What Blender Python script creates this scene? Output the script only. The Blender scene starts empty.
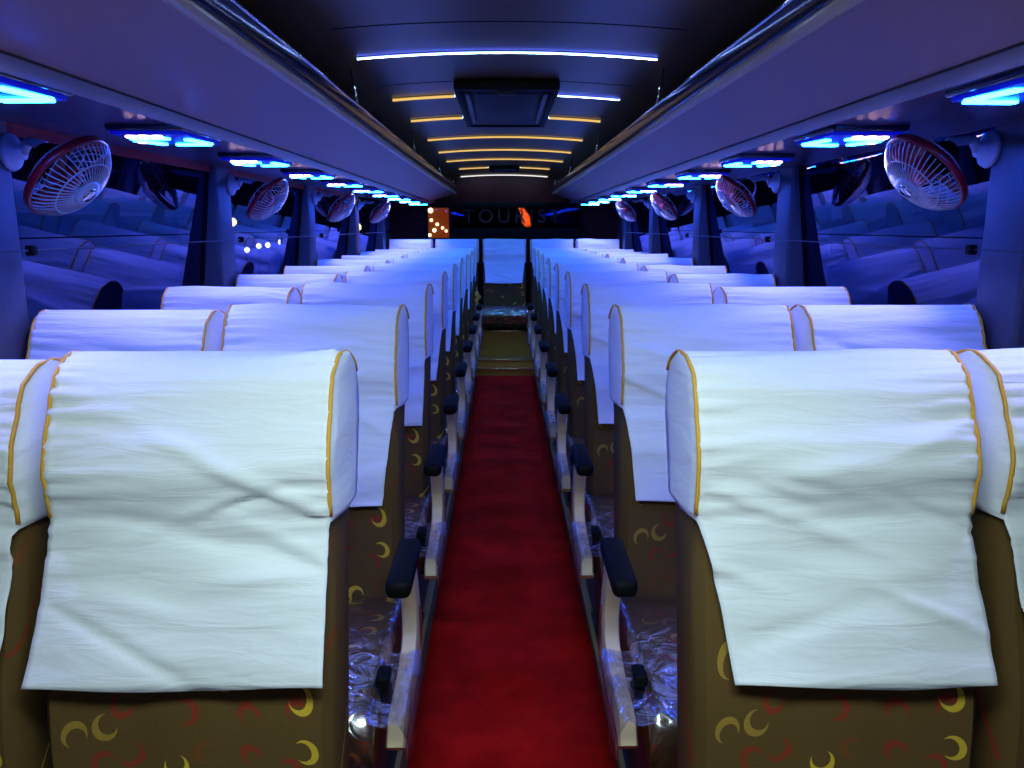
import bpy, bmesh, math, random
from mathutils import Vector, Matrix, noise
random.seed(7)
sc = bpy.context.scene
PI = math.pi

# ------------------------------------------------------------------ camera, world, exposure, lamps
cam_d = bpy.data.cameras.new('camera'); cam = bpy.data.objects.new('camera', cam_d)
sc.collection.objects.link(cam); sc.camera = cam
cam_d.sensor_width = 36; cam_d.lens = 36 * 805 / 1024
cam_d.clip_start = 0.02; cam_d.clip_end = 300
CAMX, CAMZ = -0.015, 1.321
cam.location = (CAMX, 0, CAMZ)
cam.rotation_euler = (math.radians(90 - 11.1), 0, math.radians(-0.64))

w = bpy.data.worlds.new('world'); sc.world = w; w.use_nodes = True
w.node_tree.nodes['Background'].inputs[0].default_value = (0.10, 0.12, 0.45, 1)
w.node_tree.nodes['Background'].inputs[1].default_value = 0.02

sc.view_settings.view_transform = 'Standard'
sc.view_settings.look = 'None'
sc.view_settings.exposure = 0.0
sc.view_settings.gamma = 1.0
sc.view_settings.use_curve_mapping = False

def area_lamp(name, loc, target, sx, sy, power, col):
    d = bpy.data.lights.new(name, 'AREA'); d.shape = 'RECTANGLE'; d.size = sx; d.size_y = sy
    d.energy = power; d.color = col
    o = bpy.data.objects.new(name, d); sc.collection.objects.link(o)
    o.location = loc
    o.rotation_euler = (Vector(target) - Vector(loc)).to_track_quat('-Z', 'Y').to_euler()
    return o
# added white fill light, out of view above the front rows
area_lamp('front_fill_light', (0.0, 0.30, 1.76), (0, 1.0, 0.70), 1.5, 0.25, 12.5, (0.72, 0.96, 0.98)).data.spread = math.radians(125)

ROW0, PITCH, NROW, LAST = 1.15, 0.735, 9, 7.95
WALLX = 1.20
SOF = 0.225      # soffit height over the camera

# ------------------------------------------------------------------ helpers
def link(o, parent=None):
    sc.collection.objects.link(o)
    if parent is not None: o.parent = parent
    return o
def tag(o, label=None, cat=None, group=None, kind=None):
    if label: o['label'] = label
    if cat: o['category'] = cat
    if group: o['group'] = group
    if kind: o['kind'] = kind
    return o
def empty(name, loc=(0, 0, 0), parent=None):
    o = bpy.data.objects.new(name, None); o.empty_display_size = 0.05; o.location = loc
    return link(o, parent)
def obj(name, bm, mat, parent=None, smooth=True, loc=None, angle=None):
    me = bpy.data.meshes.new(name)
    bmesh.ops.recalc_face_normals(bm, faces=bm.faces)
    bm.to_mesh(me); bm.free()
    mats = mat if isinstance(mat, (list, tuple)) else [mat]
    for m in mats: me.materials.append(m)
    for p in me.polygons: p.use_smooth = smooth
    if smooth and angle: me.set_sharp_from_angle(angle=math.radians(angle))
    o = bpy.data.objects.new(name, me)
    if loc: o.location = loc
    return link(o, parent)
def box(bm, x0, x1, y0, y1, z0, z1, bevel=0.0, seg=2, mi=0):
    vs = [bm.verts.new((x, y, z)) for x in (x0, x1) for y in (y0, y1) for z in (z0, z1)]
    fs = []
    for a, b, c, d in ((0, 1, 3, 2), (4, 6, 7, 5), (0, 4, 5, 1), (2, 3, 7, 6), (0, 2, 6, 4), (1, 5, 7, 3)):
        f = bm.faces.new((vs[a], vs[b], vs[c], vs[d])); f.material_index = mi; fs.append(f)
    if bevel > 0:
        es = list({e for f in fs for e in f.edges})
        r = bmesh.ops.bevel(bm, geom=es, offset=bevel, segments=seg, profile=0.5, affect='EDGES')
        for f in r['faces']: f.material_index = mi
    return vs
def tube(bm, pts, r, n=8, caps=True, closed=False, rr=None):
    pts = [Vector(p) for p in pts]; rings = []
    m = len(pts); prev = None
    for i, p in enumerate(pts):
        if closed: t = pts[(i + 1) % m] - pts[i - 1]
        else: t = pts[min(i + 1, m - 1)] - pts[max(i - 1, 0)]
        t.normalize()
        if prev is None:
            a = Vector((0, 0, 1)) if abs(t.z) < 0.9 else Vector((1, 0, 0))
            nrm = t.cross(a).normalized()
        else:
            nrm = (prev - t * prev.dot(t)).normalized()
        prev = nrm; b = t.cross(nrm)
        rad = rr[i] if rr else r
        rings.append([bm.verts.new(p + (nrm * math.cos(2 * PI * k / n) + b * math.sin(2 * PI * k / n)) * rad) for k in range(n)])
    for i in range(m if closed else m - 1):
        A, B = rings[i], rings[(i + 1) % m]
        for k in range(n):
            bm.faces.new((A[k], A[(k + 1) % n], B[(k + 1) % n], B[k]))
    if caps and not closed:
        bm.faces.new(rings[0]); bm.faces.new(rings[-1])
def lathe(bm, prof, n=32, M=None, mi=0):
    rings = []
    for r, z in prof:
        if r < 1e-6: rings.append([bm.verts.new((0, 0, z))])
        else: rings.append([bm.verts.new((r * math.cos(2 * PI * k / n), r * math.sin(2 * PI * k / n), z)) for k in range(n)])
    for A, B in zip(rings, rings[1:]):
        for k in range(n):
            q = [A[k % len(A)], A[(k + 1) % len(A)], B[(k + 1) % len(B)], B[k % len(B)]]
            u = []
            for v in q:
                if v not in u: u.append(v)
            if len(u) > 2:
                f = bm.faces.new(u); f.material_index = mi
    vs = [v for R in rings for v in R]
    if M is not None: bmesh.ops.transform(bm, matrix=M, verts=vs)
    return vs
def extrude_y(bm, pts, y0, y1, close=True, ny=1, mi=0):
    """polygon pts [(x,z)] run along y"""
    rows = []
    for j in range(ny + 1):
        y = y0 + (y1 - y0) * j / ny
        rows.append([bm.verts.new((x, y, z)) for x, z in pts])
    n = len(pts)
    for A, B in zip(rows, rows[1:]):
        for k in range(n if close else n - 1):
            f = bm.faces.new((A[k], A[(k + 1) % n], B[(k + 1) % n], B[k])); f.material_index = mi
    if close:
        bm.faces.new(rows[0]); bm.faces.new(rows[-1])
def copy_tree(o, parent=None):
    c = o.copy(); sc.collection.objects.link(c)
    if parent is not None: c.parent = parent
    for ch in [x for x in o.children]: copy_tree(ch, c)
    return c

# ------------------------------------------------------------------ materials
MATS = {}
def mat(name, col, rough=0.5, metal=0.0, bump=0.0, bscale=60.0, vary=0.0, emit=None, estr=0.0, spec=0.5, coat=0.0, sheen=0.0, stretch=(1, 1, 1)):
    m = bpy.data.materials.new(name); m.use_nodes = True; nt = m.node_tree
    b = nt.nodes['Principled BSDF']
    b.inputs['Base Color'].default_value = (*col, 1); b.inputs['Roughness'].default_value = rough
    b.inputs['Metallic'].default_value = metal
    b.inputs['Specular IOR Level'].default_value = spec
    b.inputs['Coat Weight'].default_value = coat
    b.inputs['Sheen Weight'].default_value = sheen
    if emit:
        b.inputs['Emission Color'].default_value = (*emit, 1); b.inputs['Emission Strength'].default_value = estr
    if bump or vary:
        tc = nt.nodes.new('ShaderNodeTexCoord'); mp = nt.nodes.new('ShaderNodeMapping')
        mp.inputs['Scale'].default_value = stretch
        nz = nt.nodes.new('ShaderNodeTexNoise'); nz.inputs['Scale'].default_value = bscale; nz.inputs['Detail'].default_value = 4
        nt.links.new(tc.outputs['Object'], mp.inputs[0]); nt.links.new(mp.outputs[0], nz.inputs['Vector'])
        if bump:
            bp = nt.nodes.new('ShaderNodeBump'); bp.inputs['Strength'].default_value = bump; bp.inputs['Distance'].default_value = 0.01
            nt.links.new(nz.outputs['Fac'], bp.inputs['Height']); nt.links.new(bp.outputs[0], b.inputs['Normal'])
        if vary:
            mx = nt.nodes.new('ShaderNodeMix'); mx.data_type = 'RGBA'
            mx.inputs['A'].default_value = (*[c * (1 - vary) for c in col], 1)
            mx.inputs['B'].default_value = (*[min(1, c * (1 + vary)) for c in col], 1)
            nt.links.new(nz.outputs['Fac'], mx.inputs['Factor']); nt.links.new(mx.outputs['Result'], b.inputs['Base Color'])
    MATS[name] = m
    return m

def cloth_material():
    m = mat('white_cloth', (0.86, 0.87, 0.88), 0.85, sheen=0.25, spec=0.2)
    nt = m.node_tree; b = nt.nodes['Principled BSDF']
    tc = nt.nodes.new('ShaderNodeTexCoord')
    def nz(scale, stretch, rot, detail=3, dist=0.0):
        mp = nt.nodes.new('ShaderNodeMapping'); mp.inputs['Scale'].default_value = stretch; mp.inputs['Rotation'].default_value = rot
        n = nt.nodes.new('ShaderNodeTexNoise'); n.inputs['Scale'].default_value = scale; n.inputs['Detail'].default_value = detail
        n.inputs['Distortion'].default_value = dist
        nt.links.new(tc.outputs['Object'], mp.inputs[0]); nt.links.new(mp.outputs[0], n.inputs['Vector'])
        return n.outputs['Fac']
    a = nz(9, (0.7, 1, 4.0), (0, 0.12, 0), 3, 0.6)
    c = nz(300, (1, 1, 1), (0, 0, 0), 1)
    ad = nt.nodes.new('ShaderNodeMath'); ad.operation = 'MULTIPLY_ADD'
    nt.links.new(c, ad.inputs[0]); ad.inputs[1].default_value = 0.02; nt.links.new(a, ad.inputs[2])
    bp = nt.nodes.new('ShaderNodeBump'); bp.inputs['Strength'].default_value = 0.35; bp.inputs['Distance'].default_value = 0.012
    nt.links.new(ad.outputs[0], bp.inputs['Height']); nt.links.new(bp.outputs[0], b.inputs['Normal'])
    return m

def seat_fabric():
    """olive-brown upholstery scattered with yellow and red crescents"""
    m = mat('patterned_upholstery', (0.05, 0.045, 0.02), 0.8, spec=0.15)
    nt = m.node_tree; b = nt.nodes['Principled BSDF']; N = nt.nodes.new; L = nt.links.new
    tc = N('ShaderNodeTexCoord'); sp = N('ShaderNodeSeparateXYZ'); L(tc.outputs['Object'], sp.inputs[0])
    # unwrap: x across the seat, run = z - y
    run = N('ShaderNodeMath'); run.operation = 'SUBTRACT'; L(sp.outputs[2], run.inputs[0]); L(sp.outputs[1], run.inputs[1])
    cb = N('ShaderNodeCombineXYZ'); L(sp.outputs[0], cb.inputs[0]); L(run.outputs[0], cb.inputs[1])
    def M(op, a, c=None, d=None):
        n = N('ShaderNodeMath'); n.operation = op
        for i, v in enumerate((a, c, d)):
            if v is None: continue
            if isinstance(v, (int, float)): n.inputs[i].default_value = v
            else: L(v, n.inputs[i])
        return n.outputs[0]
    def layer(off, scale, R, thick, col_a, col_b, prev):
        mp = N('ShaderNodeMapping'); mp.inputs['Location'].default_value = off; L(cb.outputs[0], mp.inputs[0])
        vo = N('ShaderNodeTexVoronoi'); vo.voronoi_dimensions = '2D'; vo.inputs['Scale'].default_value = scale
        vo.inputs['Randomness'].default_value = 0.75; L(mp.outputs[0], vo.inputs['Vector'])
        df = N('ShaderNodeVectorMath'); df.operation = 'SUBTRACT'; L(mp.outputs[0], df.inputs[0]); L(vo.outputs['Position'], df.inputs[1])
        sc_ = N('ShaderNodeSeparateColor'); L(vo.outputs['Color'], sc_.inputs[0])
        ang = M('MULTIPLY', sc_.outputs[0], 2 * PI)
        cx = M('MULTIPLY', M('COSINE', ang), thick); cy = M('MULTIPLY', M('SINE', ang), thick)
        of = N('ShaderNodeCombineXYZ'); L(cx, of.inputs[0]); L(cy, of.inputs[1])
        d2 = N('ShaderNodeVectorMath'); d2.operation = 'SUBTRACT'; L(df.outputs[0], d2.inputs[0]); L(of.outputs[0], d2.inputs[1])
        l1 = N('ShaderNodeVectorMath'); l1.operation = 'LENGTH'; L(df.outputs[0], l1.inputs[0])
        l2 = N('ShaderNodeVectorMath'); l2.operation = 'LENGTH'; L(d2.outputs[0], l2.inputs[0])
        ins = M('LESS_THAN', l1.outputs['Value'], R); out = M('GREATER_THAN', l2.outputs['Value'], R * 0.76)
        keep = M('GREATER_THAN', sc_.outputs[2], 0.2)
        mask = M('MULTIPLY', M('MULTIPLY', ins, out), keep)
        mask = M('MULTIPLY', mask, 0.8)
        ca = N('ShaderNodeMix'); ca.data_type = 'RGBA'; ca.inputs['A'].default_value = (*col_a, 1); ca.inputs['B'].default_value = (*col_b, 1)
        L(M('GREATER_THAN', sc_.outputs[1], 0.55), ca.inputs['Factor'])
        mx = N('ShaderNodeMix'); mx.data_type = 'RGBA'; L(mask, mx.inputs['Factor'])
        if isinstance(prev, tuple): mx.inputs['A'].default_value = (*prev, 1)
        else: L(prev, mx.inputs['A'])
        L(ca.outputs['Result'], mx.inputs['B'])
        return mx.outputs['Result']
    base = (0.125, 0.070, 0.020)
    c = layer((3.1, 1.7, 0), 14, 0.017, 0.006, (0.30, 0.03, 0.015), (0.20, 0.06, 0.015), base)
    c = layer((0.3, 0.2, 0), 11.5, 0.018, 0.006, (0.80, 0.52, 0.04), (0.42, 0.25, 0.04), c)
    L(c, b.inputs['Base Color'])
    nz = N('ShaderNodeTexNoise'); nz.inputs['Scale'].default_value = 220; L(tc.outputs['Object'], nz.inputs['Vector'])
    bp = N('ShaderNodeBump'); bp.inputs['Strength'].default_value = 0.25; bp.inputs['Distance'].default_value = 0.004
    L(nz.outputs['Fac'], bp.inputs['Height']); L(bp.outputs[0], b.inputs['Normal'])
    return m

def clear_film(name, gloss=0.34, tint=(0.95, 0.92, 1.0), rough=0.27, bump=0.5):
    m = bpy.data.materials.new(name); m.use_nodes = True; nt = m.node_tree; N = nt.nodes.new; L = nt.links.new
    for n in list(nt.nodes): nt.nodes.remove(n)
    out = N('ShaderNodeOutputMaterial'); tr = N('ShaderNodeBsdfTransparent'); gl = N('ShaderNodeBsdfGlossy'); mx = N('ShaderNodeMixShader')
    tr.inputs[0].default_value = (*tint, 1); gl.inputs['Roughness'].default_value = rough; gl.inputs[0].default_value = (1, 0.97, 1, 1)
    tc = N('ShaderNodeTexCoord'); nz = N('ShaderNodeTexNoise'); nz.inputs['Scale'].default_value = 15; nz.inputs['Detail'].default_value = 2.5
    nz.inputs['Distortion'].default_value = 1.5
    bp = N('ShaderNodeBump'); bp.inputs['Strength'].default_value = bump; bp.inputs['Distance'].default_value = 0.02
    L(tc.outputs['Object'], nz.inputs['Vector']); L(nz.outputs['Fac'], bp.inputs['Height']); L(bp.outputs[0], gl.inputs['Normal'])
    rp = N('ShaderNodeMapRange'); L(nz.outputs['Fac'], rp.inputs[0]); rp.inputs[1].default_value = 0.35; rp.inputs[2].default_value = 0.7
    rp.inputs[3].default_value = gloss * 0.5; rp.inputs[4].default_value = gloss * 1.9
    L(rp.outputs[0], mx.inputs[0]); L(tr.outputs[0], mx.inputs[1]); L(gl.outputs[0], mx.inputs[2]); L(mx.outputs[0], out.inputs[0])
    return m

def glass_pane(name, tint, ior=1.7, boost=0.05):
    m = bpy.data.materials.new(name); m.use_nodes = True; nt = m.node_tree; N = nt.nodes.new; L = nt.links.new
    for n in list(nt.nodes): nt.nodes.remove(n)
    out = N('ShaderNodeOutputMaterial'); tr = N('ShaderNodeBsdfTransparent'); gl = N('ShaderNodeBsdfGlossy'); mx = N('ShaderNodeMixShader')
    tr.inputs[0].default_value = (*tint, 1); gl.inputs['Roughness'].default_value = 0.015
    gl.inputs[0].default_value = (0.42, 0.50, 1.0, 1)
    fr = N('ShaderNodeFresnel'); fr.inputs[0].default_value = ior
    ad = N('ShaderNodeMath'); ad.operation = 'ADD'; ad.use_clamp = True; L(fr.outputs[0], ad.inputs[0]); ad.inputs[1].default_value = boost
    ge = N('ShaderNodeNewGeometry'); iv = N('ShaderNodeMath'); iv.operation = 'SUBTRACT'; iv.inputs[0].default_value = 1; L(ge.outputs['Backfacing'], iv.inputs[1])
    ml = N('ShaderNodeMath'); ml.operation = 'MULTIPLY'; L(ad.outputs[0], ml.inputs[0]); L(iv.outputs[0], ml.inputs[1])   # the outer face of the pane only transmits
    L(ml.outputs[0], mx.inputs[0]); L(tr.outputs[0], mx.inputs[1]); L(gl.outputs[0], mx.inputs[2]); L(mx.outputs[0], out.inputs[0])
    return m

def emissive(name, col, s):
    m = bpy.data.materials.new(name); m.use_nodes = True; nt = m.node_tree
    b = nt.nodes['Principled BSDF']; b.inputs['Base Color'].default_value = (0.02, 0.02, 0.02, 1)
    b.inputs['Emission Color'].default_value = (*col, 1); b.inputs['Emission Strength'].default_value = s
    return m

CLOTH = cloth_material()
FABRIC = seat_fabric()
PIPING = mat('gold_piping', (0.85, 0.42, 0.03), 0.6, bump=0.4, bscale=400)
FILM = clear_film('clear_plastic_film')
CREAM = mat('cream_plastic', (0.75, 0.58, 0.30), 0.35, vary=0.06, bscale=30)
BLACK = mat('black_plastic', (0.004, 0.004, 0.004), 0.6, spec=.1, bump=0.08, bscale=300)
DARKFRAME = mat('dark_seat_frame', (0.02, 0.019, 0.018), 0.5, vary=0.2)
CEIL = mat('dark_ceiling_panel', (0.12, 0.052, 0.010), 0.38, vary=0.12, bscale=3)
RACK = mat('mauve_rack_panel', (0.20, 0.062, 0.045), 0.42, bump=0.05, bscale=300, vary=0.06)
NAVY = mat('gloss_navy', (0.012, 0.015, 0.05), 0.12)
TAN = mat('tan_edge', (0.42, 0.28, 0.11), 0.35, vary=0.1)
CHROME = mat('chrome', (0.85, 0.85, 0.88), 0.12, metal=1.0, bump=0.05, bscale=20)
SOFFIT = mat('soffit_panel', (0.06, 0.04, 0.07), 0.28, vary=0.1, bscale=4)
PILLAR = mat('pillar_grey', (0.055, 0.05, 0.065), 0.5, bump=0.06, bscale=120, vary=0.1)
WALLM = mat('side_wall_panel', (0.10, 0.10, 0.15), 0.5, vary=0.15, bscale=5)
GASKET = mat('black_rubber', (0.005, 0.005, 0.005), 0.8, spec=.1, vary=0.1)
GLASS = glass_pane('tinted_window_glass', (0.30, 0.34, 0.60), 1.9, 0.02)
RGLASS = glass_pane('rear_window_glass', (0.75, 0.65, 0.65), 1.12, 0.0)
VINYL = mat('brown_floor_vinyl', (0.11, 0.055, 0.04), 0.45, vary=0.25, bscale=20)
STEPW = mat('wood_step_vinyl', (0.85, 0.36, 0.07), 0.35, vary=0.3, bscale=12, stretch=(0.3, 4, 4))
NOSING = mat('brass_nosing', (0.85, 0.70, 0.38), 0.25, metal=0.8, vary=0.05)
RED = mat('red_fan_plastic', (0.30, 0.005, 0.015), 0.3, vary=0.05)
WIRE = mat('white_fan_plastic', (0.42, 0.44, 0.48), 0.3, vary=0.03)
PELMET = mat('red_pelmet', (0.45, 0.02, 0.04), 0.6, bump=0.2, bscale=90)

def carpet_material():
    m = mat('red_carpet', (0.35, 0.004, 0.006), 0.75, spec=0.08)
    nt = m.node_tree; b = nt.nodes['Principled BSDF']; N = nt.nodes.new; L = nt.links.new
    tc = N('ShaderNodeTexCoord')
    a = N('ShaderNodeTexNoise'); a.inputs['Scale'].default_value = 260; a.inputs['Detail'].default_value = 3
    c = N('ShaderNodeTexNoise'); c.inputs['Scale'].default_value = 5; c.inputs['Detail'].default_value = 5; c.inputs['Roughness'].default_value = 0.65
    L(tc.outputs['Object'], a.inputs['Vector']); L(tc.outputs['Object'], c.inputs['Vector'])
    md = N('ShaderNodeMath'); md.operation = 'MULTIPLY_ADD'; L(a.outputs['Fac'], md.inputs[0]); md.inputs[1].default_value = 0.5; L(c.outputs['Fac'], md.inputs[2])
    cr = N('ShaderNodeValToRGB'); cr.color_ramp.elements[0].position = 0.5; cr.color_ramp.elements[1].position = 1.0
    cr.color_ramp.elements[0].color = (0.34, 0.002, 0.003, 1); cr.color_ramp.elements[1].color = (0.85, 0.012, 0.008, 1)
    L(md.outputs[0], cr.inputs[0]); L(cr.outputs[0], b.inputs['Base Color'])
    bp = N('ShaderNodeBump'); bp.inputs['Strength'].default_value = 0.5; bp.inputs['Distance'].default_value = 0.006
    L(a.outputs['Fac'], bp.inputs['Height']); L(bp.outputs[0], b.inputs['Normal'])
    return m
CARPET = carpet_material()

# ------------------------------------------------------------------ the setting
Y0, Y1 = -1.3, 8.55          # cab end and rear wall
def S(o): o['kind'] = 'structure'; return o

bm = bmesh.new(); box(bm, -WALLX - .05, WALLX + .05, Y0, 7.12, -0.06, 0.0); S(obj('floor', bm, VINYL, smooth=False))
# red runner, slightly wavy
bm = bmesh.new(); nx, ny = 8, 160; g = []
for j in range(ny + 1):
    y = Y0 + .1 + (7.09 - Y0 - .1) * j / ny; row = []
    for i in range(nx + 1):
        x = -0.255 + 0.52 * i / nx
        z = 0.006 + 0.0035 * (1 + math.sin(y * 9.2 + math.sin(y * 2.1) * 2)) * 0.5 + 0.002 * noise.noise(Vector((x * 4, y * 5, 0)))
        row.append(bm.verts.new((x, y, z)))
    g.append(row)
for j in range(ny):
    for i in range(nx): bm.faces.new((g[j][i], g[j][i + 1], g[j + 1][i + 1], g[j + 1][i]))
r = bmesh.ops.extrude_face_region(bm, geom=list(bm.faces))
for v in r['geom']:
    if isinstance(v, bmesh.types.BMVert): v.co.z = 0.0
o = obj('carpet_runner', bm, CARPET); tag(o, 'long red carpet runner down the middle aisle between the seats', 'carpet')
# trims at the runner's sides
for n_, x in (('trim_1', -0.285), ('trim_2', 0.285)):
    bm = bmesh.new(); box(bm, x - .012, x + .012, Y0 + .1, 7.09, 0.0, 0.009, .003); S(obj(n_, bm, NOSING if 0 else TAN))
# rear steps and platform
bm = bmesh.new()
box(bm, -WALLX - .05, WALLX + .05, 7.12, 7.22, -0.06, 0.065)
box(bm, -WALLX - .05, WALLX + .05, 7.22, 7.50, -0.06, 0.13)
box(bm, -WALLX - .05, WALLX + .05, 7.50, Y1, -0.06, 0.355)
S(obj('floor_rear', bm, STEPW, smooth=False))
for i, (y, z) in enumerate(((7.10, .065), (7.205, .13), (7.485, .355))):
    bm = bmesh.new(); box(bm, -.262, .262, y, y + .022, z - .006, z + .006, .002)
    S(obj('trim_%d' % (3 + i), bm, NOSING))

# side walls (below the glass), pillars, sills, windows
PILS = {-1: [0.33, 1.83, 3.34, 4.84, 6.34, 7.74], 1: [0.36, 1.87, 3.37, 4.87, 6.37, 7.76]}
PIL = PILS[-1]
WZ0, WZ1 = 0.74, CAMZ + SOF
for side, s in (('left', -1), ('right', 1)):
    PIL = PILS[s]
    bm = bmesh.new()
    a, b_ = sorted((s * WALLX, s * (WALLX + .11)))
    box(bm, a, b_, Y0, Y1, -0.06, WZ0)
    S(obj('wall_' + side, bm, WALLM, smooth=False))
    bm = bmesh.new(); a, b_ = sorted((s * (WALLX - .035), s * (WALLX + .10)))
    box(bm, a, b_, Y0, Y1, WZ0 - .03, WZ0 + .015, .006); S(obj('trim_sill_' + side, bm, PILLAR))
    ys = [Y0] + PIL + [Y1]
    for i in range(len(ys) - 1):
        f = bmesh.new(); y0, y1 = ys[i] + .085, ys[i + 1] - .085
        if i == 0: y0 = Y0
        if i == len(ys) - 2: y1 = Y1
        wi = i + 1 + (7 if s > 0 else 0)
        def lean(bm_, x0, x1, ya, yb, za, zb_):
            vs = box(bm_, x0, x1, ya, yb, za, zb_)
            for v in vs: v.co.x = s * (abs(v.co.x) + .095 * (WZ1 - v.co.z) / (WZ1 - WZ0))
        a, b_ = sorted((s * (WALLX - .035), s * (WALLX - .029)))
        lean(f, a, b_, y0, y1, WZ0, WZ1 + .03)
        if i == len(ys) - 2:
            f.free(); f = bmesh.new(); a, b_ = sorted((s * (WALLX - .01), s * (WALLX + .06))); box(f, a, b_, y0 - .02, y1, WZ0, WZ1 + .3)
            S(obj('wall_corner_' + side, f, PILLAR, smooth=False)); continue
        wn = S(obj('window_%d' % wi, f, GLASS, smooth=False))
        f = bmesh.new(); t = .012
        a, b_ = sorted((s * (WALLX - .042), s * (WALLX - .018)))
        lean(f, a, b_, y0, y0 + t, WZ0, WZ1 + .02); lean(f, a, b_, y1 - t, y1, WZ0, WZ1 + .02)
        obj('window_seal', f, GASKET, wn, smooth=False)
    for i, y in enumerate(PIL):
        bm = bmesh.new(); a, b_ = sorted((s * (WALLX - .065), s * (WALLX + .11)))
        box(bm, a, b_, y - .085, y + .085, -0.0, WZ1 + .05, .012, 3)
        S(obj('wall_pillar_%s' % side, bm, PILLAR))
    # curtain wire through brackets on the pillars
    t = empty('curtain_wire', (s * (WALLX - .10), 0, CAMZ - .055))
    tag(t, 'thin blue-grey curtain wire across the %s side windows' % side, 'curtain wire')
    bm = bmesh.new(); tube(bm, [(0, Y0 + .3, 0), (0, 7.7, 0)], 0.0022, 6); obj('wire', bm, PILLAR, t)
    for y in PIL:
        bm = bmesh.new(); box(bm, -.008 if s < 0 else -.012, .012 if s < 0 else .008, y + .045, y + .068, -.012, .012, .004)
        obj('bracket', bm, BLACK, t)
# soffit over the windows
for side, s in (('left', -1), ('right', 1)):
    bm = bmesh.new()
    pts = [(s * (.715 if s < 0 else .682), CAMZ + .226), (s * .76, CAMZ + .225), (s * 1.02, CAMZ + .225), (s * 1.27, CAMZ + .24), (s * 1.27, CAMZ + .32), (s * (.715 if s < 0 else .682), CAMZ + .30)]
    extrude_y(bm, pts, Y0, Y1); S(obj('ceiling_soffit_' + side, bm, SOFFIT, smooth=False))
# outer shell above the racks
for side, s in (('left', -1), ('right', 1)):
    bm = bmesh.new(); extrude_y(bm, [(s * .72, CAMZ + .301), (s * 1.27, CAMZ + .321), (s * 1.25, CAMZ + .45), (s * .9, CAMZ + .62), (s * .72, CAMZ + .62)], Y0, Y1)
    S(obj('wall_upper_' + side, bm, WALLM, smooth=False))
# ceiling: shallow vault
bm = bmesh.new(); n = 24; pts = []
for i in range(n + 1):
    x = -.66 + 1.32 * i / n; ax = abs(x)
    z = .515 - .02 * (ax / .46) ** 2 if ax < .48 else .4933 - (ax - .48) * .28
    pts.append((x, CAMZ + z))
low = pts[:]; pts = low + [(.74, CAMZ + .44), (.74, CAMZ + .62), (-.74, CAMZ + .62), (-.74, CAMZ + .44)]
extrude_y(bm, pts, Y0, Y1); S(obj('ceiling', bm, CEIL, angle=30))
def ceil_z(x): return CAMZ + .515 - .02 * (abs(x) / .46) ** 2
# panel joints of the ceiling
k = 0
for y in [1.35, 2.2, 3.05, 3.9, 4.75, 5.6, 6.5, 7.4]:
    bm = bmesh.new(); a = [(-.47 + .94 * i / 16) for i in range(17)]
    p = [(x, ceil_z(x) - .001) for x in a] + [(x, ceil_z(x) + .004) for x in reversed(a)]
    extrude_y(bm, p, y, y + .006); S(obj('trim_%d' % (10 + k), bm, BLACK)); k += 1

# front of the bus behind the camera
bm = bmesh.new(); box(bm, -WALLX - .06, WALLX + .06, Y0 - .06, Y0, -.06, CAMZ + .62); S(obj('wall_front', bm, mat('cab_partition', (0.30, 0.27, 0.25), .6, vary=.1), smooth=False))
# rear wall with its window
RW0, RW1 = CAMZ - .13, CAMZ + .50
bm = bmesh.new()
box(bm, -WALLX - .05, WALLX + .05, Y1, Y1 + .05, -.06, RW0)
box(bm, -WALLX - .05, -.80, Y1, Y1 + .05, RW0, CAMZ + .62); box(bm, .80, WALLX + .05, Y1, Y1 + .05, RW0, CAMZ + .62)
box(bm, -.80, .80, Y1, Y1 + .05, CAMZ + .225, CAMZ + .62)
S(obj('wall_rear', bm, mat('rear_panel', (0.060, 0.006, 0.004), .7, vary=.9, spec=.1, bscale=4), smooth=False))
bm = bmesh.new(); box(bm, -.80, .80, Y1 + .012, Y1 + .018, RW0, CAMZ + .225)
rwin = S(obj('window_15', bm, RGLASS, smooth=False))
bm = bmesh.new()
box(bm, -.82, .82, Y1 - .02, Y1, RW0 - .02, RW0 + .01, .004); box(bm, -.56, .82, Y1 - .02, Y1, RW0 + .01, RW0 + .11, .004); box(bm, -.575, -.555, Y1 - .02, Y1, RW0, CAMZ + .2, .004)
box(bm, -.82, .82, Y1 - .02, Y1, CAMZ + .185, CAMZ + .235, .004)
for x in (-.81, .81): box(bm, x - .02, x + .02, Y1 - .02, Y1, RW0, CAMZ + .225, .004)
obj('window_frame', bm, GASKET, rwin)
# dark sun film on the glass right of the clear strip
bm = bmesh.new(); box(bm, -.56, .80, Y1 + .006, Y1 + .010, RW0, CAMZ + .225)
obj('dark_film', bm, glass_pane('dark_window_film', (0.12, 0.08, 0.09), 1.15, 0.0), rwin, smooth=False)
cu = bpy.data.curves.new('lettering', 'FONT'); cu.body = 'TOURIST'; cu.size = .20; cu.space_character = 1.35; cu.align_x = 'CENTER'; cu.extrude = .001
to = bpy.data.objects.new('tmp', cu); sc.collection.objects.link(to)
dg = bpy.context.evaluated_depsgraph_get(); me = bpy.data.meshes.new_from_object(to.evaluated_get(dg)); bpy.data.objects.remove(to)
me.materials.append(mat('reflected_red_letters', (0.030, 0.010, 0.010), .8, vary=.3))  # a reflection of lettering, built as letters on the rear glass
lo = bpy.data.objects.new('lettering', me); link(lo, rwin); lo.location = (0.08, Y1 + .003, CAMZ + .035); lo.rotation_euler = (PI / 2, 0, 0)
lo['label'] = 'faint painted reflection of spaced-out capital lettering reading TOURIST'

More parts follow.
